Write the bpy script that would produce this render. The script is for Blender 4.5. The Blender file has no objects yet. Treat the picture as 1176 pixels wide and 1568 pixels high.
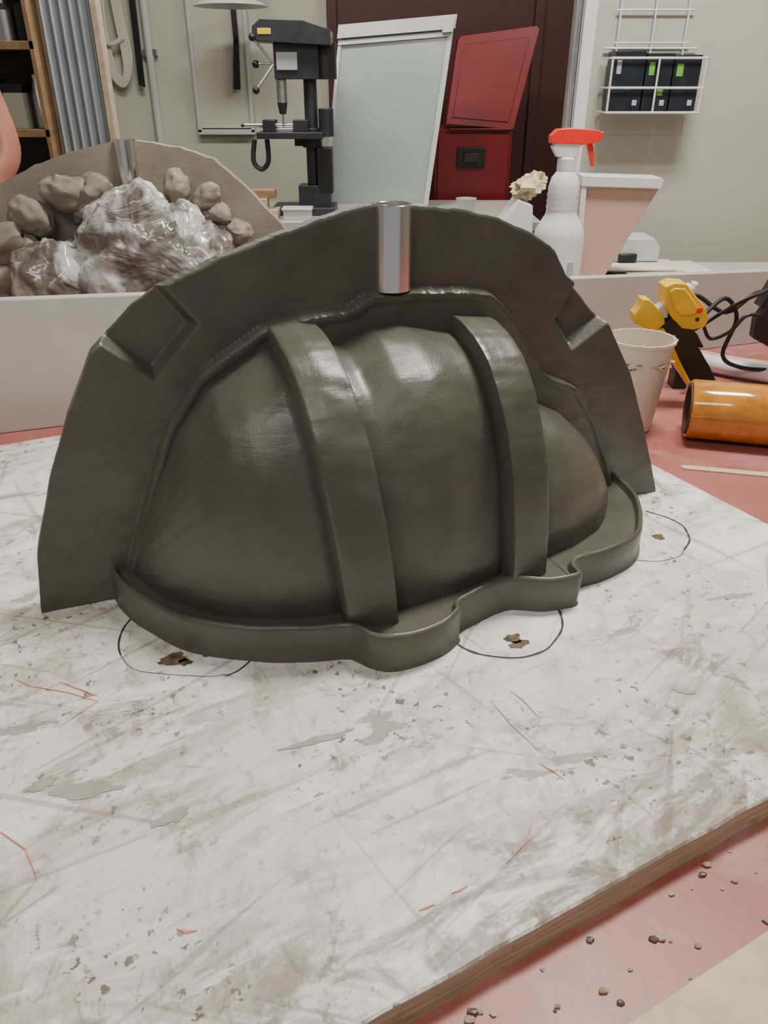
import bpy, bmesh, math, random
from mathutils import Vector, Matrix, noise
random.seed(7)
scene=bpy.context.scene
# ---------------------------------------------------------------- materials
def nn(nt,t,**k):
    n=nt.nodes.new(t)
    for a,b in k.items(): setattr(n,a,b)
    return n
class MB:
    def __init__(s,name):
        s.m=bpy.data.materials.new(name); s.m.use_nodes=True; s.nt=s.m.node_tree
        s.b=s.nt.nodes["Principled BSDF"]; s.tc=nn(s.nt,"ShaderNodeTexCoord")
    def L(s,a,b): s.nt.links.new(a,b)
    def mapping(s,scale=(1,1,1),rot=0,loc=(0,0,0)):
        m0=nn(s.nt,"ShaderNodeMapping"); m0.inputs["Rotation"].default_value=(0,0,rot); s.L(s.tc.outputs["Object"],m0.inputs[0])
        m=nn(s.nt,"ShaderNodeMapping"); m.inputs["Scale"].default_value=scale; m.inputs["Location"].default_value=loc
        s.L(m0.outputs[0],m.inputs[0]); return m.outputs[0]
    def noise(s,scale,detail=4,rough=.55,vec=None,dist=0):
        n=nn(s.nt,"ShaderNodeTexNoise"); n.inputs["Scale"].default_value=scale; n.inputs["Detail"].default_value=detail; n.inputs["Roughness"].default_value=rough; n.inputs["Distortion"].default_value=dist
        s.L(vec if vec else s.tc.outputs["Object"],n.inputs["Vector"]); return n.outputs["Fac"]
    def ramp(s,f,a,b,va=0,vb=1):
        r=nn(s.nt,"ShaderNodeMapRange"); r.interpolation_type='SMOOTHSTEP'
        for i,v in zip((1,2,3,4),(a,b,va,vb)): r.inputs[i].default_value=v
        s.L(f,r.inputs[0]); return r.outputs[0]
    def math(s,op,a,b):
        m=nn(s.nt,"ShaderNodeMath",operation=op); 
        for i,v in enumerate((a,b)):
            if isinstance(v,(int,float)): m.inputs[i].default_value=v
            else: s.L(v,m.inputs[i])
        return m.outputs[0]
    def mix(s,f,a,b):
        m=nn(s.nt,"ShaderNodeMix",data_type='RGBA')
        if isinstance(f,(int,float)): m.inputs[0].default_value=f
        else: s.L(f,m.inputs[0])
        for i,v in ((6,a),(7,b)):
            if isinstance(v,tuple): m.inputs[i].default_value=(*v,1)
            else: s.L(v,m.inputs[i])
        return m.outputs[2]
    def over(s,c,f,w,d): return s.mix(s.math('MULTIPLY',f,w),c,d)
    def bump(s,f,st=.3,d=.001,prev=None):
        b=nn(s.nt,"ShaderNodeBump"); b.inputs["Strength"].default_value=st; b.inputs["Distance"].default_value=d
        s.L(f,b.inputs["Height"])
        if prev: s.L(prev,b.inputs["Normal"])
        s.L(b.outputs[0],s.b.inputs["Normal"]); return b.outputs[0]
    def col(s,c):
        if isinstance(c,tuple): s.b.inputs["Base Color"].default_value=(*c,1)
        else: s.L(c,s.b.inputs["Base Color"])
def simple(name,c,rough=.5,metal=0,var=.15,sc=8,bump=0,trans=0,coat=0,bs=80):
    M=MB(name); n=M.noise(sc)
    d=tuple(x*(1-var) for x in c); l=tuple(min(1,x*(1+var)) for x in c)
    M.col(M.mix(M.ramp(n,.3,.7),d,l)); M.b.inputs["Roughness"].default_value=rough; M.b.inputs["Metallic"].default_value=metal
    if trans: M.b.inputs["Transmission Weight"].default_value=trans
    if coat: M.b.inputs["Coat Weight"].default_value=coat
    if bump: M.bump(M.noise(bs,3),bump,.002)
    return M.m
def clay(name,c,r0=.31,r1=.46):
    M=MB(name)
    n=M.ramp(M.noise(9,6,.65),.32,.68); n2=M.ramp(M.noise(160,3),.62,.75)
    base=M.mix(n,tuple(x*.84 for x in c),tuple(x*1.16 for x in c))
    base=M.over(base,M.ramp(M.noise(4,5,.6,None,.5),.5,.7),.4,tuple(x*k for x,k in zip(c,(1.35,1.1,.95))))
    base=M.over(base,n2,.3,tuple(x*1.6 for x in c)); M.col(base)
    M.L(M.ramp(M.noise(22,5,.6),.3,.7,r0,r1),M.b.inputs["Roughness"])
    p=M.bump(M.noise(14,3,.5),.40,.006)
    p=M.bump(M.noise(34,5,.6,M.mapping((1,1,5))),.26,.002,p)
    p=M.bump(M.noise(26,4,.6,M.mapping((7,1,1),-.36)),.16,.0015,p)
    pit=M.ramp(M.noise(120,2,.5),.68,.76)
    p=M.bump(pit,-.35,.001,p)
    M.bump(M.noise(420,3),.22,.0006,p)
    return M.m
m_clay=clay("dark_clay",(.083,.080,.064))
m_clay2=clay("brighter_lit_clay",(.27,.235,.195),.5,.7)  # same clay, its colour lightened to paint in the brighter light on it
def board_mat():
    M=MB("stained_white_board"); a=math.radians(28); v=M.mapping((1,1,1),-a)
    c=M.mix(M.ramp(M.noise(2.2,6,.6,v,.6),.38,.62),(.88,.875,.85),(.72,.69,.62))
    big=M.ramp(M.noise(2.6,5,.6,v,.6),.42,.58)
    inv=M.math('ADD',M.math('MULTIPLY',big,.65),.35)
    st=M.ramp(M.noise(6,11,.74,v,1.1),.46,.62)
    c=M.over(c,M.math('MULTIPLY',st,inv),.72,(.34,.27,.185))
    s1=M.ramp(M.noise(4.2,11,.77,M.mapping((1,4.5,1),-a*1.2),.8),.49,.62)
    c=M.over(c,M.math('MULTIPLY',s1,inv),.75,(.33,.265,.185))
    s3=M.ramp(M.noise(7,11,.78,M.mapping((4.5,1,1),-a*.6),.7),.52,.64)
    c=M.over(c,M.math('MULTIPLY',s3,inv),.70,(.29,.235,.17))
    st2=M.ramp(M.noise(17,11,.78,v,.9),.53,.62)
    c=M.over(c,M.math('MULTIPLY',st2,inv),.80,(.20,.155,.105))
    w=M.ramp(M.noise(7,10,.78,M.mapping((1,3.2,1),-a,(3,2,0)),.7),.52,.60)
    c=M.over(c,w,.88,(.88,.88,.86))
    for k,(ang,sc_) in enumerate(((.5,60),(1.2,50),(-.2,70),(2.2,55),(.8,90))):
        f=M.ramp(M.noise(2.5,2,.5,M.mapping((1,sc_/2.2,1),-ang,(k*3.1,k*1.7,0)),.15),.65,.69)
        c=M.over(c,f,.45,(.24,.19,.14))
    gate=M.ramp(M.noise(6,4,.6,v),.44,.58)
    c=M.over(c,M.math('MULTIPLY',M.ramp(M.noise(110,3,.6,v),.60,.65),gate),.9,(.10,.075,.05))
    c=M.over(c,M.math('MULTIPLY',M.ramp(M.noise(42,6,.75,v),.60,.66),inv),.9,(.12,.09,.06))
    gp=M.ramp(M.noise(8.5,6,.6,M.mapping((1,2.6,1),-a*.7,(7,1,0)),.4),.655,.665)
    c=M.over(c,gp,.85,(.33,.305,.265))
    sep=nn(M.nt,"ShaderNodeSeparateXYZ"); M.L(v,sep.inputs[0])
    ed=M.ramp(sep.outputs[1],.20,.34,1,0); dn=M.ramp(M.noise(11,11,.76,M.mapping((1,2.2,1),-a),.8),.43,.58)
    c=M.over(c,M.math('MULTIPLY',ed,dn),.85,(.20,.155,.105))
    M.col(c); M.L(M.ramp(st2,0,1,.40,.7),M.b.inputs["Roughness"])
    p=M.bump(M.noise(60,6,.7,v),.25,.001); M.bump(M.math('ADD',st2,s1),.3,.0006,p)
    return M.m
m_board=board_mat()
def table_mat():
    M=MB("red_painted_table")
    c=M.mix(M.ramp(M.noise(5,6,.65),.35,.7),(.33,.095,.085),(.40,.15,.135))
    c=M.over(c,M.ramp(M.noise(13,8,.7,None,.6),.50,.66),.5,(.46,.27,.24))
    c=M.over(c,M.ramp(M.noise(70,4,.6),.62,.70),.6,(.20,.14,.10))
    M.col(c); M.b.inputs["Roughness"].default_value=.42; M.bump(M.noise(90,4),.15,.001); return M.m
m_table=table_mat()
def wood(name,c,dark,v=(2,2,30)):
    M=MB(name); v=M.mapping(v)
    c1=M.mix(M.ramp(M.noise(6,5,.6,v),.35,.65),c,dark); c1=M.over(c1,M.ramp(M.noise(30,4),.56,.68),.6,tuple(x*.5 for x in dark))
    M.col(c1); M.b.inputs["Roughness"].default_value=.65; M.bump(M.noise(60,4),.3,.001); return M.m
m_ply=wood("plywood_edge",(.56,.50,.38),(.36,.31,.22),(2,2,60))
m_wood=simple("pine_wood",(.56,.47,.34),.6,0,.15,30,.2)
m_woodsh=simple("shelf_wood",(.30,.19,.10),.6,0,.2,20)
m_wall=simple("cream_wall_paint",(.58,.56,.47),.7,0,.04,2)
m_wallR=simple("pale_grey_wall_paint",(.46,.47,.40),.65,0,.04,3)
m_ceil=simple("ceiling_paint",(.6,.6,.57),.8,0,.03,2)
m_floor=simple("concrete_floor",(.24,.22,.20),.6,0,.15,3)
m_maroon=simple("maroon_panel",(.060,.014,.014),.5,0,.15,2)
m_ledge=simple("white_melamine",(.53,.50,.46),.35,0,.08,6)
m_white=simple("white_plastic",(.72,.73,.74),.35,0,.03,8)
m_wb=simple("whiteboard_surface",(.34,.39,.375),.25,0,.06,3)
m_wbf=simple("whiteboard_frame",(.56,.59,.56),.4,0,.04,6)
m_red=simple("red_painted_metal",(.19,.006,.012),.4,0,.12,5,coat=.2)
m_redp=simple("red_plastic",(.85,.03,.02),.3,0,.05,8)
m_dark=simple("dark_metal",(.035,.038,.045),.4,.3,.2,15)
m_black=simple("black_rubber",(.012,.012,.013),.45,0,.2,20)
m_steel=simple("brushed_steel",(.55,.56,.57),.3,.9,.1,20)
m_chrome=simple("polished_aluminium",(.82,.82,.82),.17,1,.05,10)
m_blueg=simple("blue_grey_metal",(.42,.47,.50),.45,.1,.1,4)
m_yellow=simple("yellow_plastic",(.80,.50,.03),.35,0,.08,15)
m_cup=simple("cream_cup_plastic",(.66,.61,.50),.4,0,.05,12)
m_shav=simple("wood_shavings",(.45,.34,.22),.8,0,.4,120,.5)
m_tape=simple("amber_tape",(.50,.20,.025),.12,0,.22,40,coat=.6)
m_core=simple("cardboard_core",(.10,.05,.03),.7,0,.2,30)
m_stick=simple("birch_stick",(.62,.47,.32),.6,0,.1,40)
m_pinkbox=simple("beige_pink_card",(.55,.36,.29),.55,0,.05,6)
m_paper=simple("paper",(.66,.62,.54),.8,0,.08,8)
m_foam=simple("yellow_sponge",(.60,.52,.34),.9,0,.25,60,.6)
m_skin=simple("skin",(.48,.20,.13),.5,0,.08,20)
m_shirt=simple("shirt_cloth",(.05,.06,.09),.9,0,.2,20)
m_hair=simple("hair",(.03,.02,.015),.6,0,.3,40)
m_ink=simple("marker_ink",(.035,.035,.05),.5,0,.3,60)
m_inkf=simple("faint_marker_ink",(.16,.155,.16),.5,0,.4,60)
m_redink=simple("red_pencil",(.66,.20,.18),.7,0,.3,90)
m_hole=simple("hole_dirt",(.12,.08,.05),.8,0,.5,120,.5)
m_patch=simple("grey_scuff",(.38,.35,.31),.55,0,.1,60)
m_green=simple("green_label",(.15,.45,.06),.5,0,.1,20)
m_carton=simple("black_carton",(.012,.016,.022),.4,0,.3,30)
M=MB("crumpled_plastic_wrap")
f=M.noise(8,3,.5,M.mapping((1,1,1.6)),1.6)
M.col(M.mix(M.ramp(M.noise(7,4,.6,None,1.2),.44,.56),(.15,.13,.11),(.62,.61,.585))); M.b.inputs["Roughness"].default_value=.32; M.b.inputs["Coat Weight"].default_value=.8; M.b.inputs["Coat Roughness"].default_value=.10  # pale noise patches paint the film's whitish reflections into the base colour
p=M.bump(f,.8,.03); M.bump(M.noise(22,3,.6,None,1.0),.35,.006,p); m_wrap=M.m
def emis(name,c,st):
    m=bpy.data.materials.new(name); m.use_nodes=True; b=m.node_tree.nodes["Principled BSDF"]
    b.inputs["Emission Color"].default_value=(*c,1); b.inputs["Emission Strength"].default_value=st; return m
m_tubelight=emis("fluorescent_diffuser",(1,.98,.93),2.0)
# ---------------------------------------------------------------- builder
class B:
    def __init__(s,name,zmin=None,sharp=35): s.name=name; s.v=[]; s.f=[]; s.mi=[]; s.sm=[]; s.mats=[]; s.zmin=zmin; s.sharp=sharp
    def add(s,V,F,mat,smooth=False):
        o=len(s.v); s.v+= [tuple(p) if s.zmin is None else (p[0],p[1],max(p[2],s.zmin)) for p in V]
        if mat not in s.mats: s.mats.append(mat)
        i=s.mats.index(mat)
        for f in F: s.f.append(tuple(o+k for k in f)); s.mi.append(i); s.sm.append(smooth)
        return s
    def box(s,c,d,mat,rot=None):
        V=[Vector((x*d[0]/2,y*d[1]/2,z*d[2]/2)) for x in(-1,1) for y in(-1,1) for z in(-1,1)]
        R=rot if rot else Matrix.Identity(3); V=[R@p+Vector(c) for p in V]
        return s.add(V,[(0,1,3,2),(4,6,7,5),(0,4,5,1),(2,3,7,6),(0,2,6,4),(1,5,7,3)],mat)
    def b2(s,lo,hi,mat): return s.box([(a+b)/2 for a,b in zip(lo,hi)],[b-a for a,b in zip(lo,hi)],mat)
    def cyl(s,p0,p1,r0,mat,r1=None,seg=28,smooth=True):
        r1=r0 if r1 is None else r1; p0=Vector(p0);p1=Vector(p1); a=(p1-p0).normalized()
        x=a.orthogonal().normalized(); y=a.cross(x); V=[];
        for p,r in((p0,r0),(p1,r1)):
            for i in range(seg):
                t=2*math.pi*i/seg; V.append(p+x*r*math.cos(t)+y*r*math.sin(t))
        F=[(i,(i+1)%seg,seg+(i+1)%seg,seg+i) for i in range(seg)]
        s.add(V,F,mat,smooth); s.add(V[:seg],[tuple(range(seg))[::-1]],mat); return s.add(V[seg:],[tuple(range(seg))],mat)
    def lathe(s,o,prof,mat,seg=40,axis=(0,0,1)):
        q=Vector((0,0,1)).rotation_difference(Vector(axis)); V=[]
        for r,z in prof:
            for i in range(seg):
                t=2*math.pi*i/seg; V.append(q@Vector((r*math.cos(t),r*math.sin(t),z))+Vector(o))
        F=[(k*seg+i,k*seg+(i+1)%seg,(k+1)*seg+(i+1)%seg,(k+1)*seg+i) for k in range(len(prof)-1) for i in range(seg)]
        return s.add(V,F,mat,True)
    def prism(s,poly,fn,t0,t1,mat):
        n=len(poly); V=[fn(a,b,t0) for a,b in poly]+[fn(a,b,t1) for a,b in poly]
        return s.add(V,[tuple(range(n)),tuple(range(n,2*n))[::-1]]+[(i,n+i,n+(i+1)%n,(i+1)%n) for i in range(n)],mat)
    def tube(s,pts,r,mat,seg=10,sub=6):
        P=[Vector(p) for p in pts]; Q=[]
        for i in range(len(P)-1):
            a=P[max(i-1,0)];b=P[i];c=P[i+1];d=P[min(i+2,len(P)-1)]
            for k in range(sub):
                t=k/sub; Q.append(.5*((2*b)+(c-a)*t+(2*a-5*b+4*c-d)*t*t+(3*b-a-3*c+d)*t**3))
        Q.append(P[-1]); V=[]; x=None
        for i,q in enumerate(Q):
            d=(Q[min(i+1,len(Q)-1)]-Q[max(i-1,0)]).normalized()
            x=d.orthogonal().normalized() if x is None else (x-d*x.dot(d)).normalized()
            y=d.cross(x); V+=[q+x*r*math.cos(2*math.pi*k/seg)+y*r*math.sin(2*math.pi*k/seg) for k in range(seg)]
        F=[(i*seg+k,i*seg+(k+1)%seg,(i+1)*seg+(k+1)%seg,(i+1)*seg+k) for i in range(len(Q)-1) for k in range(seg)]
        F+=[tuple(range(seg)),tuple(range(len(V)-seg,len(V)))[::-1]]
        return s.add(V,F,mat,True)
    def blob(s,c,r,mat,amp=.15,fr=1.5,n=20,seed=0,rot=None,oct=4,smooth=True):
        V=[];R=rot if rot else Matrix.Identity(3)
        for i in range(n+1):
            for j in range(2*n):
                th=math.pi*i/n; ph=math.pi*j/n
                d=Vector((math.sin(th)*math.cos(ph),math.sin(th)*math.sin(ph),math.cos(th)))
                k=1+amp*noise.fractal(d*fr+Vector((seed*7.3,seed*3.1,0)),1,2,oct)
                V.append(R@Vector((d.x*r[0]*k,d.y*r[1]*k,d.z*r[2]*k))+Vector(c))
        F=[(i*2*n+j,i*2*n+(j+1)%(2*n),(i+1)*2*n+(j+1)%(2*n),(i+1)*2*n+j) for i in range(n) for j in range(2*n)]
        return s.add(V,F,mat,smooth)
    def done(s,bevel=0,parent=None):
        xs=[p[0] for p in s.v];ys=[p[1] for p in s.v];zs=[p[2] for p in s.v]
        o=Vector(((min(xs)+max(xs))/2,(min(ys)+max(ys))/2,min(zs))) if not getattr(s,'keep',False) else Vector((0,0,0))
        me=bpy.data.meshes.new(s.name); me.from_pydata([Vector(p)-o for p in s.v],[],s.f)
        for m in s.mats: me.materials.append(m)
        me.polygons.foreach_set("material_index",s.mi); me.polygons.foreach_set("use_smooth",s.sm); me.update()
        ob=bpy.data.objects.new(s.name,me); ob.location=o; scene.collection.objects.link(ob)
        bm=bmesh.new(); bm.from_mesh(me); bmesh.ops.remove_doubles(bm,verts=bm.verts,dist=1e-6); bmesh.ops.recalc_face_normals(bm,faces=bm.faces); bm.to_mesh(me); bm.free()
        if s.sharp:
            try: me.set_sharp_from_angle(angle=math.radians(s.sharp))
            except Exception: pass
        if bevel:
            mod=ob.modifiers.new("bevel","BEVEL"); mod.width=bevel; mod.segments=2; mod.limit_method='ANGLE'; mod.angle_limit=math.radians(50)
        if parent: 
            ob.parent=parent; ob.matrix_parent_inverse=Matrix.Translation(-parent.location)
        return ob
def lerp(T,x):
    if x<=T[0][0]: return T[0][1]
    for (a,b),(c,d) in zip(T,T[1:]):
        if x<=c: return b+(d-b)*(x-a)/(c-a) if c>a else d
    return T[-1][1]
def smoothed(T,w,x):
    return sum(lerp(T,x+w*k/3) for k in(-3,-2,-1,0,1,2,3))/7
def sst(x): x=max(0,min(1,x)); return x*x*(3-2*x)
# ---------------------------------------------------------------- clay mold
L0=Vector((-.3114,.5668,0)); E=Vector((.9342,.3566,0)); N=Vector((.3566,-.9342,0))
def loc(s,n,z): return L0+E*s+N*n+Vector((0,0,z+.0006))
OUT=[(0,0),(.009,.061),(.031,.124),(.058,.184),(.083,.232),(.096,.243),(.121,.265),(.143,.279),(.152,.283),(.189,.297),(.227,.309),(.272,.322),(.309,.331),(.324,.332),(.357,.330),(.401,.326),(.44,.317),(.475,.303),(.504,.285),(.515,.268),(.520,.260),(.534,.250),(.579,.206),(.613,.154),(.642,.09),(.674,.011),(.678,0)]
BAND=[(.070,0),(.080,.03),(.106,.101),(.131,.166),(.164,.208),(.222,.243),(.262,.249),(.300,.252),(.318,.262),(.366,.262),(.408,.259),(.435,.254),(.455,.237),(.477,.205),(.500,.170),(.520,.160),(.545,.148),(.571,.110),(.596,.060),(.608,.011),(.612,-.01)]
KL=[(.134,.300),(.172,.247),(.130,.203),(.079,.249)]
KR=[(.542,.276),(.512,.219),(.536,.184),(.598,.221)]
def inpoly(P,x,z):
    d=1e9
    for i in range(4):
        a=P[i];b=P[(i+1)%4]; ex,ez=b[0]-a[0],b[1]-a[1]; l=math.hypot(ex,ez)
        cr=(ex*(z-a[1])-ez*(x-a[0]))/l; d=min(d,-cr if P is KL else cr)
    return d
def front(s,z):
    n=0
    if .066<s<.616:
        e=.004; zz=smoothed(BAND,.006,s)+.0012*noise.noise(Vector((s*40,2,0))); sl=(smoothed(BAND,.006,s+e)-smoothed(BAND,.006,s-e))/(2*e); b=(zz-z)/math.sqrt(1+sl*sl)
        n=.0125*sst(b/.0030+.2)
        n-=.0015*sst((b-.006)/.006)
    if s<.2 and z>.19: n-=.016*sst(inpoly(KL,s,z)/.008)
    if .5<s<.61 and z>.17: n-=.015*sst(inpoly(KR,s,z)/.008)
    n+=.0022*noise.noise(Vector((s*13,z*13,1)))+.0007*noise.noise(Vector((s*45,z*60,4)))
    return n
mold=B("clay_mold",None,40)
NS,NV=560,220; V=[];F=[]
def jag(s): return .0013*noise.noise(Vector((s*60,0,0)))+.0006*noise.noise(Vector((s*240,3,0)))
for i in range(NS+1):
    s=.0008+.6764*i/NS; zt=max(.002,smoothed(OUT,.0012,s)+jag(s))
    for j in range(NV+1):
        z=zt*j/NV; n=front(s,z)
        edge=(NV-j)/NV*zt; 
        if edge<.002: n-=.0012*(1-edge/.002)
        V.append(loc(s,n,z))
o=len(V)
for i in range(NS+1):
    s=.0008+.6764*i/NS; zt=max(.002,smoothed(OUT,.0012,s)+jag(s))
    for j in (0,NV): V.append(loc(s,-.020,zt*j/NV-(.0015 if j else 0)))
W=NV+1
for i in range(NS):
    for j in range(NV): F.append((i*W+j,(i+1)*W+j,(i+1)*W+j+1,i*W+j+1))
    F.append((o+2*i,o+2*i+1,o+2*i+3,o+2*i+2)); F.append((i*W+NV,(i+1)*W+NV,o+2*i+3,o+2*i+1)); F.append((i*W,(i+1)*W,o+2*i+2,o+2*i))
F.append(tuple(range(0,W))+(o+1,o)); F.append(tuple(NS*W+j for j in range(W))+(o+2*NS+1,o+2*NS))
mold.add(V,F,m_clay,True)
ZT1=[(.084,.03),(.093,.062),(.105,.093),(.118,.118),(.141,.162),(.172,.198),(.223,.226),(.246,.229),(.268,.226),(.288,.221),(.315,.233),(.345,.233),(.396,.222),(.45,.216)]
NB1=[(.084,0),(.093,.028),(.102,.048),(.113,.064),(.146,.098),(.188,.123),(.248,.140),(.292,.145),(.345,.140),(.396,.126),(.45,.118)]
ZT2=[(.42,.148),(.46,.147),(.493,.141),(.518,.128),(.540,.108),(.560,.083),(.580,.050),(.590,.030),(.594,.02)]
NB2=[(.42,.120),(.454,.117),(.487,.110),(.529,.091),(.554,.069),(.575,.043),(.587,.022),(.594,0)]
S1=(.225,.268);S2=(.394,.4335)
qs=[.084+.058*(i/18)**2 for i in range(19)]+[.142+(.2245-.142)*i/26 for i in range(1,27)]
def strapq(S): return [S[0],S[0]+.0003,S[0]+.0012,S[0]+.003]+[S[0]+.003+(S[1]-S[0]-.006)*i/10 for i in range(1,10)]+[S[1]-.003,S[1]-.0012,S[1]-.0003,S[1]]
qs+=strapq(S1)+[S1[1]+.0006]+[S1[1]+(S2[0]-S1[1])*i/36 for i in range(1,36)]+[S2[0]-.0005]+strapq(S2)+[S2[1]+.0004]
qs+=[S2[1]+.001+(.560-S2[1])*i/30 for i in range(1,30)]+[.594-.034*(1-i/18)**2 for i in range(19)]
NP=110; V=[]
for q in qs:
    on=0
    for S in(S1,S2):
        if S[0]-1e-9<q<S[1]+1e-9:
            d=min(q-S[0],S[1]-q); on=0 if d<.0001 else (.88 if d<.0005 else (.97 if d<.002 else 1)); sx=S
    right=q>S2[1]+1e-9
    zt=smoothed(ZT2,.004,q) if right else smoothed(ZT1,.003,q)
    nb=smoothed(NB2,.003,q) if right else smoothed(NB1,.003,q)
    if q<=.0841 or q>=.5939: nb=0
    oz=.016*on; onn=.020*on
    gv=0
    for S in(S1,S2):
        for ed in S:
            if on==0: gv=max(gv,math.exp(-((q-ed)/.0022)**2))
    w=math.exp(-((q-.246)/.05)**2)*.022+math.exp(-((q-.414)/.045)**2)*.009
    for j in range(NP+1):
        ph=math.pi/2*j/NP; ec=.76 if not right else .84
        cn=math.cos(ph)**ec; sn=math.sin(ph)**.87
        ro=.0016*noise.noise(Vector((q*12,ph*3,5)))+.0006*noise.noise(Vector((q*60,ph*9,8)))-.0022*gv
        if on: ro+=.0007*noise.noise(Vector((q*25,ph*14,2)))
        z=.022+(zt+oz+ro-.022)*sn; n=(nb+onn+ro)*cn
        if j==NP: n=-.002
        V.append(loc(q+w*(1-sn)+.0006*noise.noise(Vector((ph*8,round(q,2),1))),n,z))
W=NP+1; F=[(i*W+j,(i+1)*W+j,(i+1)*W+j+1,i*W+j+1) for i in range(len(qs)-1) for j in range(NP)]
mold.add(V,F,m_clay,True)
FT=[(.064,-.004),(.069,.020),(.080,.046),(.108,.091),(.135,.115),(.170,.136),(.205,.150),(.238,.158),(.246,.164),(.255,.178),(.270,.187),(.295,.188),(.318,.183),(.335,.173),(.3385,.170),(.340,.165),(.345,.160),(.370,.151),(.395,.146),(.408,.149),(.425,.158),(.440,.162),(.456,.163),(.4635,.161),(.466,.156),(.467,.146),(.472,.140),(.485,.138),(.510,.136),(.540,.129),(.566,.113),(.585,.090),(.600,.065),(.611,.035),(.616,-.004)]
R=[]
for i in range(len(FT)-1):
    P=[Vector(FT[max(i-1,0)]),Vector(FT[i]),Vector(FT[i+1]),Vector(FT[min(i+2,len(FT)-1)])]
    for k in range(8):
        t=k/8;a,b,c,d=P; r=.5*((2*b)+(c-a)*t+(2*a-5*b+4*c-d)*t*t+(3*b-a-3*c+d)*t**3)
        if not R or (r-R[-1]).length>.0012: R.append(r)
R.append(Vector(FT[-1]))
nr=[]
for i in range(len(R)):
    d=(R[min(i+2,len(R)-1)]-R[max(i-2,0)]).normalized(); nr.append(Vector((-d.y,d.x)))
rings=[(-.0008,0),(.001,.003),(.0002,.015),(0,.0300),(.0006,.0328),(.0018,.0342),(.0036,.0346),(.0050,.0338),(.0060,.0300),(.0074,.0272),(.012,.0265)]
V=[];NR=len(R)
for off,z in rings:
    for i,p in enumerate(R):
        wob=.0011*noise.noise(Vector((p.x*35,p.y*35,z*25)))
        q=p-nr[i]*(off+wob); V.append(loc(q.x,q.y,z+(.0010*noise.noise(Vector((p.x*45,p.y*45,9))) if z>.02 else 0)))
for i,p in enumerate(R): V.append(loc(.084+(p.x-.064)*(.51/.552),0,.0265))
F=[(k*NR+i,k*NR+i+1,(k+1)*NR+i+1,(k+1)*NR+i) for k in range(len(rings)) for i in range(NR-1)]
mold.add(V,F,m_clay,True)
mo=mold.done()
tube=B("sprue_tube"); c=loc(.3415,-.003,0)
tube.lathe(c,[(.0001,.262),(.0178,.262),(.0178,.3320),(.0172,.3326),(.0156,.3326),(.0150,.332),(.0150,.27),(.0001,.27)],m_chrome,64); tube.done(parent=mo)
# ---------------------------------------------------------------- board, table
Z0=-.024
a28=math.radians(28); e1=Vector((math.cos(a28),math.sin(a28),0)); e2=Vector((-math.sin(a28),math.cos(a28),0))
def bd(u,v,z): return e1*u+e2*v+Vector((0,0,z))
b=B("work_board"); b.keep=True
P=[(-.75,.197)]+[(-.75+1.465*i/60,.197+.0012*noise.noise(Vector((i*.9,0,0)))) for i in range(1,60)]+[(.715,.197),(.715,1.0),(.60,1.062),(-.75,1.085)]
NX=[bd(u,v,-.0015) for u,v in P]; n=len(P)
TP=[bd(u+(.0015 if u<0 else -.0015),v+(.0015 if v<.5 else -.0015),0) for u,v in P]
b.add(TP,[tuple(range(n))],m_board); b.add(TP+NX,[(i,(i+1)%n,n+(i+1)%n,n+i) for i in range(n)],m_board)
V=NX+[bd(u,v,Z0) for u,v in P]; b.add(V,[(i,(i+1)%n,n+(i+1)%n,n+i) for i in range(n)]+[tuple(range(n,2*n))],m_ply)
def ring(bb,c,r,a0,a1,w,mat,z=.0004,wob=.02):
    n=70; V=[]
    for i in range(n+1):
        t=math.radians(a0+(a1-a0)*i/n); k=1+wob*noise.noise(Vector((math.cos(t)*2,math.sin(t)*2,r*50)))
        ww=w*(.6+.8*abs(noise.noise(Vector((t*4,r*90,0)))))
        for rr in(r*k-ww/2,r*k+ww/2): V.append((c[0]+rr*math.cos(t),c[1]+rr*math.sin(t),z))
    bb.add(V,[(2*i,2*i+1,2*i+3,2*i+2) for i in range(n)],mat)
ring(b,(-.165,.548),.069,160,215,.0022,m_ink,wob=.12); ring(b,(-.165,.548),.069,214,300,.0010,m_inkf,wob=.12); ring(b,(-.165,.548),.071,299,330,.0018,m_ink,wob=.12)
ring(b,(.105,.560),.054,-150,30,.0025,m_ink,wob=.05); ring(b,(.268,.712),.056,-110,-40,.0016,m_inkf,wob=.08); ring(b,(.268,.712),.056,-41,60,.0026,m_ink,wob=.08)
def patch(bb,c,rx,ry,rot,mat,seed,z=.0005,am=.5):
    n=48;V=[(c[0],c[1],z)]
    for i in range(n):
        t=2*math.pi*i/n; k=1+am*noise.fractal(Vector((math.cos(t)*1.6+seed,math.sin(t)*1.6,seed)),1,2,4)
        x,y=rx*k*math.cos(t),ry*k*math.sin(t); V.append((c[0]+x*math.cos(rot)-y*math.sin(rot),c[1]+x*math.sin(rot)+y*math.cos(rot),z))
    bb.add(V,[(0,1+i,1+(i+1)%n) for i in range(n)],mat)
patch(b,(-.176,.503),.011,.007,.3,m_hole,1);patch(b,(-.166,.500),.006,.004,0,m_hole,2);patch(b,(-.150,.508),.003,.002,0,m_hole,8)
patch(b,(.112,.531),.008,.006,.3,m_hole,3);patch(b,(.117,.524),.009,.005,.5,m_hole,9)
patch(b,(.292,.703),.007,.005,0,m_hole,4)
patch(b,(-.205,.366),.024,.006,.1,m_patch,5,am=.5);patch(b,(-.235,.372),.010,.005,.6,m_patch,15,am=.5);patch(b,(-.047,.413),.026,.003,.35,m_patch,6,am=.5);patch(b,(.238,.465),.010,.003,-.2,m_patch,7,am=.5);patch(b,(-.139,.345),.013,.005,.5,m_patch,11,am=.5)
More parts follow.
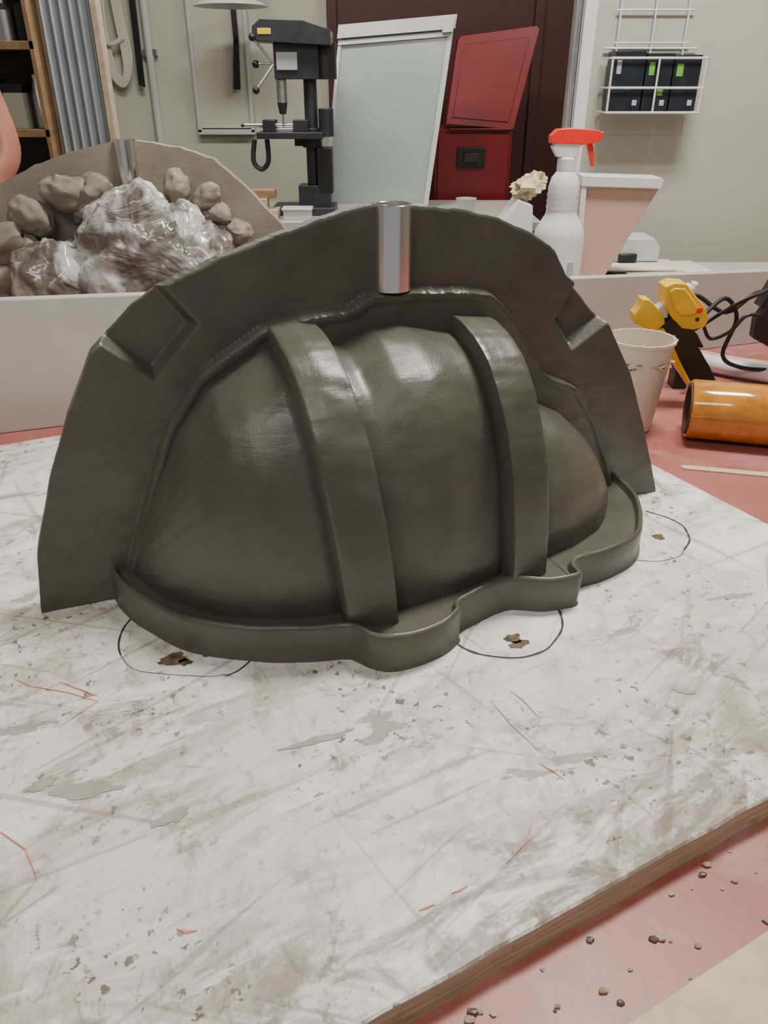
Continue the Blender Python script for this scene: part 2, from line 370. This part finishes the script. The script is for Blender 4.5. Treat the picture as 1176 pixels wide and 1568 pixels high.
def scr(bb,pts,w,mat,z=.0006):
    V=[]; P=[Vector(p) for p in pts]
    for i,p in enumerate(P):
        d=(P[min(i+1,len(P)-1)]-P[max(i-1,0)]).normalized(); n=Vector((-d.y,d.x))*w/2*(.35 if i in(0,len(P)-1) else 1)
        V+=[(p.x+n.x,p.y+n.y,z),(p.x-n.x,p.y-n.y,z)]
    bb.add(V,[(2*i,2*i+1,2*i+3,2*i+2) for i in range(len(P)-1)],mat)
scr(b,[(-.300,.480),(-.284,.471),(-.25,.463),(-.223,.453),(-.243,.425)],.0010,m_redink)
scr(b,[(-.262,.476),(-.245,.468),(-.225,.459)],.0013,m_redink)
scr(b,[(-.27,.36),(-.25,.335),(-.225,.32),(-.21,.30)],.0009,m_redink)
scr(b,[(.02,.279),(.025,.281),(.03,.283)],.0013,m_redink);scr(b,[(.04,.29),(.045,.292),(.05,.295)],.0013,m_redink)
scr(b,[(.075,.31),(.09,.325),(.098,.345)],.0008,m_redink);scr(b,[(.11,.39),(.118,.383),(.125,.375)],.0011,m_redink)
scr(b,[(-.118,.268),(-.112,.266),(-.106,.267)],.0018,m_redink)
scr(b,[(.083,.455),(.094,.43),(.113,.40)],.0010,m_patch);scr(b,[(.10,.465),(.108,.455),(.118,.435)],.0014,m_patch)
b.done()
t=B("work_table"); t.keep=True
t.b2((-1.25,-.25,Z0-.04),(1.7,1.95,Z0),m_table)
for x in(-1.18,1.6):
    for y in(-.18,1.88): t.b2((x-.035,y-.035,-.77),(x+.035,y+.035,Z0-.04),m_dark)
t.b2((-1.18,-.2,Z0-.14),(1.6,-.16,Z0-.04),m_dark)
t.done(.004)
pl=B("wood_plank"); 
V=[bd(u,v,z) for z in(Z0,-.006) for u,v in((-.2,.055),(.9,.055),(.9,.136),(-.2,.136))]
pl.add(V,[(0,1,2,3),(4,5,6,7)]+[(i,(i+1)%4,4+(i+1)%4,4+i) for i in range(4)],m_wood); pl.done(.001)
g=B("trim_1"); g.keep=True
dl=Vector((.944,.3296,0)); nl=Vector((-.3296,.944,0)); p0=Vector((-.556,1.036,0))
def lg(u,v,z): return p0+dl*u+nl*v+Vector((0,0,z))
V=[lg(-.65,0,Z0),lg(1.55,0,Z0),lg(1.55,.018,Z0),lg(-.65,.018,Z0),lg(-.65,0,.193),lg(1.55,0,.108),lg(1.55,.018,.108),lg(-.65,.018,.193)]
g.add(V,[(0,1,2,3),(4,5,6,7)]+[(i,(i+1)%4,4+(i+1)%4,4+i) for i in range(4)],m_ledge); g.done(.002)
k=B("side_counter"); k.keep=True
poly=[(lg(.78,.03,0).x,lg(.78,.03,0).y),(lg(1.45,.03,0).x,lg(1.45,.03,0).y),(1.0,1.84),(.17,1.84)]
k.prism(poly,lambda x,y,z:Vector((x,y,z)),Z0,.062,m_ledge); k.done(.002)
# ---------------------------------------------------------------- mirror reflection of the mold's back (wrapped), built as real geometry
r=B("clay_mold",Z0); Y=1.42
poly=[(-.86,Z0),(-.84,.08),(-.79,.16),(-.72,.222),(-.655,.268),(-.580,.304),(-.521,.323),(-.459,.337),(-.415,.339),(-.346,.327),(-.293,.309),(-.241,.262),(-.184,.198),(-.14,.13),(-.11,.05),(-.10,Z0)]
fine=[]
for i in range(len(poly)-1):
    for q in range(5):
        a=Vector(poly[i]).lerp(Vector(poly[i+1]),q/5); fine.append((a.x+.0015*noise.noise(Vector((a.x*60,a.y*60,0))),a.y+.002*noise.noise(Vector((a.x*70,a.y*50,3)))))
fine.append(poly[-1])
def yb(x): return Y+.18*(x+.45)
r.prism(fine,lambda x,z,y:Vector((x,y+.18*(x+.45),z)),Y,Y+.022,m_clay2)
balls=[(-.528,.262,.040,.030,.5),(-.482,.268,.028,.022,-.7),(-.490,.238,.034,.020,-.4),(-.590,.226,.034,.028,.3),(-.645,.185,.056,.024,-.5),(-.70,.21,.04,.03,.2),(-.655,.128,.048,.024,-.2),(-.350,.272,.020,.027,.2),(-.304,.250,.028,.020,-.6),(-.292,.226,.026,.018,.4),(-.258,.196,.024,.018,.3),(-.61,.165,.034,.036,0),(-.70,.09,.05,.05,0),(-.62,.06,.05,.05,0),(-.30,.15,.05,.06,0)]
for i,(x,z,rx,rz,an) in enumerate(balls): r.blob((x,yb(x)-.030,z),(rx*1.05,.026,rz*1.05),m_clay2,.34,.9,22,i+3,oct=3,rot=Matrix.Rotation(an,3,'Y'))
r.blob((-.415,yb(-.415)-.075,.125),(.125,.080,.145),m_wrap,.24,1.5,70,31,oct=5)
r.blob((-.345,yb(-.345)-.06,.13),(.09,.06,.11),m_wrap,.24,1.6,50,41,oct=5)
r.blob((-.555,yb(-.56)-.065,.10),(.085,.065,.095),m_wrap,.2,1.4,50,35,oct=5)
r.blob((-.43,yb(-.43)-.05,.04),(.30,.08,.07),m_clay2,.2,1.6,24,37)
o=r.done(); o.name="clay_mold_reflection"
tt=B("sprue_tube"); tt.lathe((-.4345,yb(-.43)+.002,0),[(.0001,.262),(.0175,.262),(.0175,.341),(.015,.341),(.0148,.27),(.0001,.27)],m_chrome,40); tt.done(parent=o)
# ---------------------------------------------------------------- room shell
def wallb(name,lo,hi,mat):
    w=B(name); w.keep=True; w.b2(lo,hi,mat); return w.done()
wallb("floor",(-3,-2.2,-.82),(3,4.7,-.77),m_floor); wallb("ceiling",(-3,-2.2,1.75),(3,4.7,1.80),m_ceil)
wallb("wall_back",(-3,4.6,-.77),(3,4.7,1.75),m_wall); wallb("wall_left",(-3.1,-2.2,-.77),(-3,4.7,1.75),m_wall)
wallb("wall_right",(3,-2.2,-.77),(3.1,4.7,1.75),m_wallR)
wallb("wall_side",(.445,1.96,-.77),(3,2.04,1.75),m_wallR)
d=B("door_1"); d.keep=True
d.b2((-.285,4.55,-.77),(3,4.6,1.75),m_maroon)
for x in(-.285,.75,1.8): d.b2((x,4.53,-.77),(x+.05,4.56,1.75),m_maroon)
d.done(.004)
tr=B("trim_2"); tr.b2((.425,1.935,-.77),(.452,1.96,1.75),m_white); tr.cyl((.412,1.95,.28),(.412,1.95,1.74),.009,m_steel); tr.done(.001)
w=B("wall_panel")
w.b2((-.972,4.565,.22),(-.70,4.598,.95),m_wall); 
for lo,hi in(((-.985,4.55,.20),(-.965,4.6,.95)),((-.705,4.55,.20),(-.685,4.6,.95)),((-.985,4.55,.19),(-.685,4.6,.215))): w.b2(lo,hi,m_wbf)
w.done(.002)
c=B("fluted_partition"); n=110; V=[]
for i in range(n+1):
    x=-1.135+.175*i/n; y=3.0+.014*math.cos(i/n*2*math.pi*5.5)
    V+=[(x,y,-.77),(x,y,1.74)]
for i in range(n,-1,-1):
    x=-1.135+.175*i/n; y=3.02+.014*math.cos(i/n*2*math.pi*5.5); V+=[(x,y,-.77),(x,y,1.74)]
m2=len(V)//2; c.add(V,[(2*i,2*((i+1)%m2),2*((i+1)%m2)+1,2*i+1) for i in range(m2)],m_blueg,True)
c.b2((-.955,2.98,-.77),(-.935,3.03,1.74),m_wood); c.done()
s=B("storage_shelf")
for z in(-.3,.0,.275,.535,.85): s.b2((-1.75,2.95,z-.012),(-1.15,3.25,z+.012),m_woodsh)
s.b2((-1.75,3.24,-.77),(-1.15,3.26,1.1),m_dark)
for x in(-1.75,-1.165): s.b2((x,2.95,-.77),(x+.015,3.25,1.1),m_woodsh)
sh=s.done(.001)
s=B("shelf_clutter"); random.seed(3)
for zb in(.287,.547):
    x=-1.70
    while x<-1.2:
        h=random.uniform(.06,.17); rr=random.uniform(.02,.035); mt=random.choice([m_dark,m_black,m_steel,m_wallR,m_dark,m_blueg])
        if random.random()<.5: s.lathe((x+rr,3.05,zb),[(.001,0),(rr,0),(rr,h*.7),(rr*.5,h*.85),(rr*.5,h),(.001,h)],mt,20)
        else: s.b2((x,3.0,zb),(x+2*rr,3.08,zb+h*.8),mt); s.b2((x-.002,2.998,zb+h*.8),(x+2*rr+.002,3.082,zb+h),m_black)
        x+=2*rr+random.uniform(.004,.02)
s.done(.001,parent=sh)
h=B("hanging_rope")
for i in range(4):
    o_=.012*i
    h.tube([(-1.37-o_,4.56,.95),(-1.395-o_,4.55,.72),(-1.38-o_,4.55,.50),(-1.345,4.55,.45-o_),(-1.325+o_,4.55,.52),(-1.34+o_,4.55,.72),(-1.36+o_,4.56,.95)],.008,m_paper)
h.tube([(-1.42,4.54,.62),(-1.37,4.53,.60),(-1.31,4.54,.63)],.012,m_paper); h.done()
h=B("wall_conduit"); h.cyl((-1.195,4.57,-.76),(-1.195,4.57,1.74),.02,m_wbf)
for z in(.1,.55,1.2): h.b2((-1.23,4.56,z),(-1.16,4.6,z+.03),m_steel)
h.done()
h=B("hanging_strap"); h.prism([(-1.265,.42),(-1.235,.41),(-1.225,.95),(-1.255,.96)],lambda x,z,y:Vector((x,y,z)),4.54,4.555,m_black); h.cyl((-1.240,4.54,.955),(-1.240,4.6,.955),.008,m_steel); h.done(.002)
h=B("hanging_strap"); h.prism([(-.775,.40),(-.74,.40),(-.73,.62),(-.735,.95),(-.76,.95),(-.755,.62)],lambda x,z,y:Vector((x,y,z)),4.52,4.54,m_black); h.cyl((-.748,4.52,.93),(-.748,4.56,.93),.01,m_steel); h.done(.002)
l=B("wall_lamp")
l.lathe((-.70,4.2,.735),[(.001,.05),(.04,.05),(.15,.012),(.17,0),(.165,0),(.14,.008),(.03,.04),(.001,.04)],m_white,36)
l.tube([(-.68,4.2,.78),(-.62,4.3,.83),(-.6,4.59,.86)],.012,m_steel); l.cyl((-.6,4.57,.86),(-.6,4.6,.86),.03,m_steel); l.done()
k=B("workbench"); 
k.b2((-1.02,3.2,-.085),(.62,3.86,-.05),m_ledge)
for x in(-.98,.58):
    for y in(3.24,3.82): k.b2((x-.03,y-.03,-.77),(x+.03,y+.03,-.085),m_wood)
k.b2((-.98,3.25,-.45),(.58,3.8,-.43),m_woodsh); k.done(.003)
d=B("drill_press"); Y=3.45
d.b2((-.46,Y-.10,-.05),(-.20,Y+.10,-.02),m_dark)
d.cyl((-.29,Y,-.02),(-.29,Y,.60),.026,m_dark)
d.b2((-.42,Y-.055,.44),(-.25,Y+.06,.56),m_dark)
d.prism([(-.49,.565),(-.20,.55),(-.20,.60),(-.30,.63),(-.46,.635),(-.49,.61)],lambda x,z,y:Vector((x,y,z)),Y-.09,Y+.09,m_dark)
d.cyl((-.235,Y+.02,.44),(-.235,Y+.02,.56),.05,m_black)
d.b2((-.41,Y-.062,.47),(-.33,Y-.053,.53),m_blueg); d.b2((-.47,Y-.093,.585),(-.42,Y-.089,.605),m_yellow)
d.cyl((-.40,Y-.02,.36),(-.40,Y-.02,.44),.020,m_steel); d.cyl((-.40,Y-.02,.32),(-.40,Y-.02,.36),.013,m_dark,.02); d.cyl((-.40,Y-.02,.27),(-.40,Y-.02,.32),.004,m_steel)
for a in(0,2.1,4.2):
    q=(-.44,Y-.075+.09*math.cos(a)*.3,.49+.10*math.sin(a)); d.cyl((-.42,Y-.06,.49),(q[0]-.05,q[1],q[2]),.005,m_steel); d.blob((q[0]-.05,q[1],q[2]),(.014,.014,.014),m_black,0,1,8)
d.b2((-.50,Y-.10,.235),(-.24,Y+.09,.258),m_dark); d.cyl((-.29,Y,.20),(-.29,Y,.27),.04,m_dark); d.b2((-.36,Y-.02,.205),(-.27,Y+.02,.238),m_dark)
d.b2((-.48,Y-.05,.258),(-.43,Y+.03,.30),m_dark); d.b2((-.36,Y-.05,.258),(-.30,Y+.03,.30),m_dark); d.b2((-.43,Y-.03,.258),(-.36,Y+.01,.27),m_steel)
d.cyl((-.56,Y-.01,.28),(-.30,Y-.01,.28),.008,m_steel); d.cyl((-.56,Y-.05,.28),(-.56,Y+.03,.28),.006,m_dark)
d.tube([(-.52,Y-.02,.23),(-.53,Y-.02,.15),(-.50,Y-.02,.12),(-.47,Y-.02,.15),(-.47,Y-.02,.23)],.01,m_dark)
d.cyl((-.23,Y-.02,.24),(-.23,Y-.02,.34),.03,m_dark); d.b2((-.27,Y-.05,.03),(-.21,Y+.05,.2),m_black); d.b2((-.35,Y-.05,-.02),(-.22,Y+.06,.06),m_dark)
d.done(.003)
wbk=B("wood_block")
wbk.b2((-.56,3.24,-.05),(-.42,3.32,-.01),m_wood); wbk.b2((-.54,3.23,-.01),(-.46,3.31,.03),m_wood); wbk.b2((-.52,3.25,.03),(-.43,3.32,.06),m_woodsh); wbk.done(.002)
cc=B("storage_tub"); cc.b2((-.40,3.24,-.05),(-.29,3.31,-.015),m_wbf); cc.b2((-.405,3.235,-.015),(-.285,3.315,-.005),m_wbf); cc.done(.003)
cp=B("paper_cup"); cp.lathe((.335,3.36,-.05),[(.001,0),(.030,0),(.041,.065),(.043,.068),(.040,.068),(.029,.01),(.001,.01)],m_wbf,30); cp.done()
wb=B("whiteboard"); Yw=3.60
def wq(u,v,y):
    tl,tr_,br,bl=Vector((-.181,.627)),Vector((.289,.663)),Vector((.191,-.047)),Vector((-.268,-.050))
    p=(bl.lerp(br,u)).lerp(tl.lerp(tr_,u),v); return Vector((p.x,y+.10*v,p.y))
wb.prism([(0,0),(1,0),(1,1),(0,1)],wq,Yw,Yw+.012,m_wb)
for a in([(0,0),(.03,0),(.03,1),(0,1)],[(.955,0),(1,0),(1,1),(.955,1)],[(0,0),(1,0),(1,.02),(0,.02)]): wb.prism(a,wq,Yw-.008,Yw+.016,m_wbf)
wb.prism([(-.01,.94),(1.01,.94),(1.01,1.01),(-.01,1.01)],wq,Yw-.022,Yw+.02,m_wbf)
wb.prism([(.0,.905),(.97,.905),(.97,.93),(0,.93)],wq,Yw-.012,Yw+.014,m_wbf)
wb.prism([(.90,.925),(.99,.925),(.99,1.0),(.90,1.0)],wq,Yw-.034,Yw,m_wbf)
wb.tube([(.10,Yw+.11,.60),(.12,Yw+.18,-.045)],.01,m_wbf); wb.tube([(-.10,Yw+.10,.55),(-.16,Yw+.18,-.045)],.01,m_wbf); wb.done(.003)
rc=B("red_tool_cabinet")
rc.b2((.24,4.0,-.77),(.60,4.45,.245),m_red)
rc.b2((.255,3.985,-.10),(.585,4.0,.225),m_red); rc.b2((.255,3.985,-.42),(.585,4.0,-.12),m_red)
fx=lambda x,z,y:Vector((x,y+.25*(z-.25),z))
rc.prism([(.285,.262),(.60,.240),(.70,.640),(.69,.655),(.35,.615),(.335,.60)],fx,3.98,4.12,m_red)
rc.prism([(.315,.29),(.575,.27),(.655,.61),(.365,.58)],fx,3.975,3.98,m_red)
rc.b2((.30,3.97,.238),(.59,4.0,.246),m_red)
rc.b2((.345,3.972,.08),(.475,3.986,.165),m_black); rc.b2((.375,3.962,.10),(.445,3.975,.14),m_dark)
rc.b2((.345,3.972,-.3),(.475,3.986,-.24),m_black); rc.done(.006)
wr=B("wire_rack"); yw=1.955
X0,X1=.487,.672; 
for x in(X0+.018,(X0+X1)/2,X1-.022): wr.cyl((x,yw-.004,.375),(x,yw-.004,.80),.0022,m_white,seg=8)
for z in(.50,.56,.62,.68,.76): wr.cyl((X0+.01,yw-.004,z),(X1-.01,yw-.004,z),.0020,m_white,seg=8)
for y in(yw-.004,yw-.08):
    for z in(.368,.415,.49 if y>1.9 else .47): wr.cyl((X0-.008,y,z),(X1+.008,y,z),.0024,m_white,seg=8)
for i in range(9):
    x=X0-.006+(X1-X0+.012)*i/8; wr.cyl((x,yw-.004,.368),(x,yw-.08,.368),.0016,m_white,seg=6)
    if i%4==0: wr.cyl((x,yw-.08,.368),(x,yw-.08,.47),.0022,m_white,seg=6)
for z in(.368,.415,.47):
    for x in(X0-.008,X1+.008): wr.cyl((x,yw-.004,z),(x,yw-.08,z),.002,m_white,seg=6)
wro=wr.done()
ct=B("product_carton")
for i,(x0,x1,hh) in enumerate(((.487,.553,.112),(.556,.612,.108),(.615,.672,.105))):
    ct.b2((x0,yw-.072,.371),(x1,yw-.012,.371+hh),m_carton)
    ct.b2((x0+.006,yw-.0735,.371+hh*.62),(x0+.016+.002*i,yw-.072,.371+hh*.85),m_green if i!=0 else m_blueg)
    ct.b2((x0+.03,yw-.0735,.40),(x0+.042,yw-.072,.412),m_green if i==1 else m_carton)
    ct.b2((x1-.018,yw-.0735,.381),(x1-.008,yw-.072,.392),m_blueg)
ct.done(.001,parent=wro)
# ---------------------------------------------------------------- counter things
bt=B("spray_bottle"); o=(.325,1.50,.063); 
bt.lathe(o,[(.001,0),(.040,0),(.0455,.004),(.046,.012),(.046,.112),(.044,.124),(.036,.138),(.029,.150),(.0275,.158),(.029,.163),(.0275,.168),(.029,.173),(.0275,.178),(.029,.183),(.0275,.189),(.028,.196),(.024,.212),(.0165,.222),(.0135,.226)],m_white,48)
bt.lathe(o,[(.015,.222),(.0165,.224),(.0165,.243),(.013,.246),(.001,.246)],m_white,36)
fxx=lambda x,z,y:Vector((o[0]+x,o[1]+y,o[2]+z))
bt.prism([(-.020,.246),(.016,.246),(.018,.262),(.030,.270),(-.024,.270),(-.030,.262)],fxx,-.010,.010,m_white)
bt.prism([(-.034,.268),(.030,.266),(.048,.270),(.052,.274),(.052,.286),(.046,.289),(.0,.292),(-.024,.290),(-.034,.280)],fxx,-.012,.012,m_redp)
bt.prism([(.030,.270),(.040,.270),(.046,.250),(.048,.232),(.044,.230),(.038,.248)],fxx,-.007,.007,m_redp)
bt.prism([(.050,.273),(.058,.273),(.058,.286),(.050,.286)],fxx,-.008,.008,m_redp)
bt.b2((o[0]+.012,o[1]-.047,o[2]+.05),(o[0]+.022,o[1]-.0425,o[2]+.075),m_blueg)
bt.done(.0012)
pb=B("magazine_bin"); f2=lambda x,z,y:Vector((x,y,z))
pb.prism([(.386,.063),(.432,.063),(.524,.248),(.380,.252)],f2,1.58,1.62,m_pinkbox)
pb.prism([(.372,.252),(.526,.248),(.527,.264),(.520,.268),(.374,.272)],f2,1.57,1.625,m_white)
pb.prism([(.374,.252),(.384,.252),(.390,.063),(.380,.063)],f2,1.572,1.58,m_white); pb.done(.002)
pp=B("paper_stack"); random.seed(5)
for i in range(6):
    a=random.uniform(-.3,.3); pp.box((.55+random.uniform(-.03,.06),1.73+random.uniform(-.01,.01),.0645+i*.003),(.19,.12,.0025),m_paper,Matrix.Rotation(a,3,'Z'))
pp.done()
dv=B("desk_telephone"); dv.prism([(.50,.082),(.60,.082),(.60,.111),(.585,.131),(.52,.131)],f2,1.74,1.82,m_wbf); dv.prism([(.51,.083),(.55,.083),(.55,.10),(.51,.10)],f2,1.73,1.74,m_black); dv.done(.003)
wb2=B("white_box"); wb2.prism([(.225,.063),(.300,.063),(.290,.215),(.262,.225),(.222,.165)],f2,1.60,1.68,m_white); wb2.done(.002)
sp=B("foam_scrap"); sp.blob((.282,1.64,.243),(.030,.028,.018),m_foam,.5,1.9,20,3); sp.blob((.300,1.65,.256),(.020,.02,.016),m_foam,.5,1.9,16,5); sp.done()
# ---------------------------------------------------------------- tools at right
cu=B("plastic_cup"); o=(.362,1.065,Z0)
cu.lathe(o,[(.001,0),(.031,0),(.033,.002),(.0455,.129),(.0480,.130),(.0480,.134),(.0445,.134),(.0435,.127),(.0325,.03),(.001,.03)],m_cup,48)
cu.blob((o[0],o[1],o[2]+.103),(.040,.040,.010),m_shav,.5,3,24,3)
for i in range(26):
    a=random.uniform(0,6.28); rr=random.choice([random.uniform(.0,.038),.0465]); cu.blob((o[0]+rr*math.cos(a),o[1]+rr*math.sin(a),o[2]+(.134 if rr>.042 else .112)),(.003,.002,.0012),m_shav,.4,2,5,i)
cu.done()
gg=B("hot_glue_gun"); Yg=1.15
def gf(u,v,y): return Vector((.374+(u-975)*.00092+(v-455)*.00022,Yg+y,.146-(v-455)*.00098))
gg.prism([(1016,436),(1030,430),(1050,432),(1062,448),(1078,466),(1083,484),(1076,496),(1058,500),(1040,498),(1024,482),(1014,462)],gf,-.018,.018,m_yellow)
gg.prism([(1022,442),(1030,437),(1046,438),(1056,452),(1066,466),(1060,476),(1040,478),(1028,470)],gf,-.021,-.018,m_yellow)
gg.prism([(1024,482),(1058,500),(1068,530),(1085,560),(1103,600),(1064,606),(1048,575),(1030,545),(1018,515),(1008,498)],gf,-.014,.014,m_black)
gg.prism([(1010,498),(1020,512),(1034,548),(1052,585),(1066,605),(1056,602),(1036,570),(1018,538),(1004,505)],gf,-.0155,.0155,m_yellow)
gg.prism([(965,492),(966,478),(977,466),(980,455),(992,456),(1003,468),(1012,478),(1014,492),(1000,502),(985,500)],gf,-.014,.014,m_yellow)
gg.prism([(1000,472),(1016,462),(1022,470),(1020,484),(1006,486)],gf,-.010,.010,m_wbf)
gg.cyl(gf(1050,452,0),gf(1064,438,0),.011,m_white,.008); gg.cyl(gf(1064,438,0),gf(1073,436,0),.007,m_white,.004)
gg.cyl(gf(1068,470,-.020),gf(1068,470,-.017),.005,m_redp); gg.cyl(gf(1064,484,-.020),gf(1064,484,-.017),.003,m_black)
gg.prism([(1058,500),(1068,510),(1078,530),(1072,532),(1062,515)],gf,-.008,.008,m_dark)
gg.prism([(1064,606),(1103,600),(1108,622),(1070,624)],gf,-.013,.013,m_dark)
gg.done(.003)
cb=B("power_cable")
cb.tube([(.49,1.20,.0),(.50,1.21,.04),(.475,1.24,.10),(.50,1.25,.125),(.55,1.24,.10),(.60,1.25,.13),(.65,1.28,.11)],.0035,m_black)
cb.tube([(.50,1.21,.10),(.54,1.23,.125),(.57,1.24,.09),(.56,1.24,.03),(.60,1.25,.005),(.66,1.25,.0)],.0035,m_black)
cb.tube([(.47,1.22,.09),(.50,1.24,.07),(.55,1.22,.115),(.58,1.2,.14),(.62,1.22,.15)],.003,m_black)
cb.tube([(.51,1.22,.085),(.53,1.23,.06),(.555,1.22,.075),(.575,1.22,.10),(.60,1.22,.10)],.003,m_black)
cb.prism([(.60,.06),(.63,.045),(.66,.06),(.66,.10),(.61,.115),(.598,.09)],f2,1.23,1.25,m_black)
cb.prism([(.60,.11),(.66,.10),(.67,.155),(.62,.165)],f2,1.23,1.26,m_black)
cb.b2((.482,1.225,Z0),(.505,1.255,.06),m_dark); cb.done(.002)
ps=B("plastic_strip")
ps.tube([(.555,1.345,-.010),(.57,1.315,-.008),(.60,1.285,-.007),(.66,1.25,-.008),(.73,1.225,-.008)],.0145,m_white,14); ps.tube([(.575,1.365,-.012),(.61,1.325,-.010),(.66,1.295,-.010),(.73,1.27,-.010)],.012,m_pinkbox); ps.done()
tp=B("tape_roll"); ax=Vector((.967,-.253,0)); oc=Vector((.432,1.028,.0185))
tp.lathe(oc,[(.034,.001),(.040,0),(.0415,.003),(.0415,.155),(.040,.158),(.034,.158),(.034,.10),(.034,.001)],m_tape,56,ax)
tp.lathe(oc,[(.034,-.002),(.036,-.002),(.036,.0),(.034,.160),(.031,.160),(.031,-.002),(.034,-.002)],m_core,48,ax)
tp.done()
ss=B("craft_stick"); sd=Vector((.975,-.22,0)); sn_=Vector((.22,.975,0)); po=[]
for i in range(9): t_=math.pi/2+math.pi*i/8; po.append((.006*math.cos(t_)+.005,.006*math.sin(t_)))
for i in range(9): t_=-math.pi/2+math.pi*i/8; po.append((.13+.006*math.cos(t_),.006*math.sin(t_)))
ss.prism(po,lambda x,y,z:Vector((.395,.922,0))+sd*x+sn_*y+Vector((0,0,z)),Z0,Z0+.002,m_stick); ss.done()
cr=B("clay_crumbs"); random.seed(11)
for i in range(110):
    if i<40:
        p=bd(random.uniform(-.35,.70),random.uniform(.205,.8),0); z=.0007; q=p-L0
        if -.02<q.dot(E)<.70 and q.dot(N)<.20: continue
        r_=random.uniform(.0004,.0009)
    else:
        p=bd(random.uniform(.0,.72),random.uniform(.142,.190),0); z=Z0; r_=random.uniform(.0006,.0022)
    cr.blob((p.x,p.y,z+r_*.6),(r_*1.4,r_,r_*.5),random.choice([m_clay2,m_clay,m_shav]),.5,2,5,i)
cr.done()
# ---------------------------------------------------------------- person (elbow enters the view at left)
pe=bpy.data.objects.new("person",None); pe.location=(-1.27,2.12,-.77); scene.collection.objects.link(pe)
def skin(name,vs,es,mat,root=0):
    me=bpy.data.meshes.new(name); me.from_pydata([v[:3] for v in vs],es,[]); me.materials.append(mat)
    ob=bpy.data.objects.new(name,me); scene.collection.objects.link(ob)
    ob.modifiers.new("skin","SKIN"); sk=me.skin_vertices[0].data
    for i,v in enumerate(vs): sk[i].radius=(v[3],v[4] if len(v)>4 else v[3])
    sk[root].use_root=True
    sb=ob.modifiers.new("sub","SUBSURF"); sb.levels=2; sb.render_levels=2
    ob.modifiers["skin"].use_smooth_shade=True
    ob.parent=pe; return ob
skin("arm_right",[(.17,0,1.42,.055),(.28,-.03,1.28,.050),(.365,-.08,1.045,.043),(.30,-.20,.93,.036),(.20,-.29,.86,.027),(.14,-.33,.83,.036,.018)],[(0,1),(1,2),(2,3),(3,4),(4,5)],m_skin)
skin("arm_left",[(-.17,0,1.42,.055),(-.27,-.03,1.28,.050),(-.33,-.08,1.06,.043),(-.28,-.22,.97,.036),(-.18,-.32,.93,.027),(-.12,-.36,.91,.036,.018)],[(0,1),(1,2),(2,3),(3,4),(4,5)],m_skin)
skin("torso_and_legs",[(0,0,.95,.15,.11),(0,0,1.15,.14,.10),(0,0,1.38,.17,.11),(0,0,1.48,.07),(.10,0,.88,.09),(.11,-.01,.5,.06),(.11,0,.08,.045),(.11,-.12,.04,.035),(-.10,0,.88,.09),(-.11,-.01,.5,.06),(-.11,0,.08,.045),(-.11,-.12,.04,.035)],[(0,1),(1,2),(2,3),(0,4),(4,5),(5,6),(6,7),(0,8),(8,9),(9,10),(10,11)],m_shirt)
for sx in(1,-1):
    bx=.14*sx; by=-.34 if sx>0 else -.37; bz=.825 if sx>0 else .905
    for i,(dx,ln) in enumerate(((-.027,.062),(-.009,.075),(.010,.070),(.027,.055))):
        skin("finger",[(bx+dx,by,bz,.010),(bx+dx,by-ln*.5,bz-.005,.009),(bx+dx,by-ln*.85,bz-.02,.008),(bx+dx,by-ln,bz-.04,.007)],[(0,1),(1,2),(2,3)],m_skin)
    skin("thumb",[(bx-sx*.03,by+.03,bz,.011),(bx-sx*.055,by,bz-.01,.010),(bx-sx*.06,by-.03,bz-.02,.008)],[(0,1),(1,2)],m_skin)
hd=B("head"); hd.keep=True
hd.cyl((0,0,1.46),(0,-.005,1.58),.055,m_skin,.05); hd.blob((0,-.01,1.655),(.075,.092,.115),m_skin,.02,1,24)
hd.blob((0,.012,1.69),(.082,.095,.092),m_hair,.06,2,24,2); hd.blob((0,-.105,1.645),(.012,.018,.022),m_skin,0,1,10)
for sx in(1,-1):
    hd.blob((sx*.03,-.092,1.665),(.013,.008,.008),m_white,0,1,8); hd.blob((sx*.03,-.099,1.665),(.005,.003,.005),m_black,0,1,6); hd.blob((sx*.077,0,1.65),(.010,.018,.03),m_skin,0,1,8)
hd.blob((0,-.092,1.60),(.024,.009,.007),m_redink,0,1,8); h_=hd.done(); h_.parent=pe
# ---------------------------------------------------------------- lights
def area(name,locn,size,power,rot=(0,0,0),col=(1,.955,.88)):
    ld=bpy.data.lights.new(name,"AREA"); ld.shape='RECTANGLE'; ld.size,ld.size_y=size; ld.energy=power; ld.color=col
    ob=bpy.data.objects.new(name,ld); ob.location=locn; ob.rotation_euler=rot; scene.collection.objects.link(ob)
def fixture(x,y,w,l_,p):
    fb=B("ceiling_light"); fb.b2((x-w/2,y-l_/2,1.70),(x+w/2,y+l_/2,1.75),m_white); fb.b2((x-w/2+.02,y-l_/2+.02,1.69),(x+w/2-.02,y+l_/2-.02,1.70),m_tubelight); fb.done()
    area("fluorescent_lamp",(x,y,1.685),(w-.04,l_-.04),p)
fixture(.52,1.08,.6,.3,44); fixture(-.5,-.5,1.2,.35,15); fixture(-.6,2.9,1.2,.35,38); fixture(1.2,3.0,1.2,.35,22)
wd=bpy.data.worlds.new("World"); scene.world=wd; wd.use_nodes=True; bg=wd.node_tree.nodes["Background"]; bg.inputs[0].default_value=(.97,.96,.98,1); bg.inputs[1].default_value=.30
# ---------------------------------------------------------------- camera
cd=bpy.data.cameras.new("camera"); cd.sensor_fit='VERTICAL'; cd.sensor_height=36; cd.lens=36*1540/2048; cd.clip_start=.01
co=bpy.data.objects.new("camera",cd); co.location=(0,0,.42); co.rotation_euler=(math.radians(61),0,0); scene.collection.objects.link(co); scene.camera=co
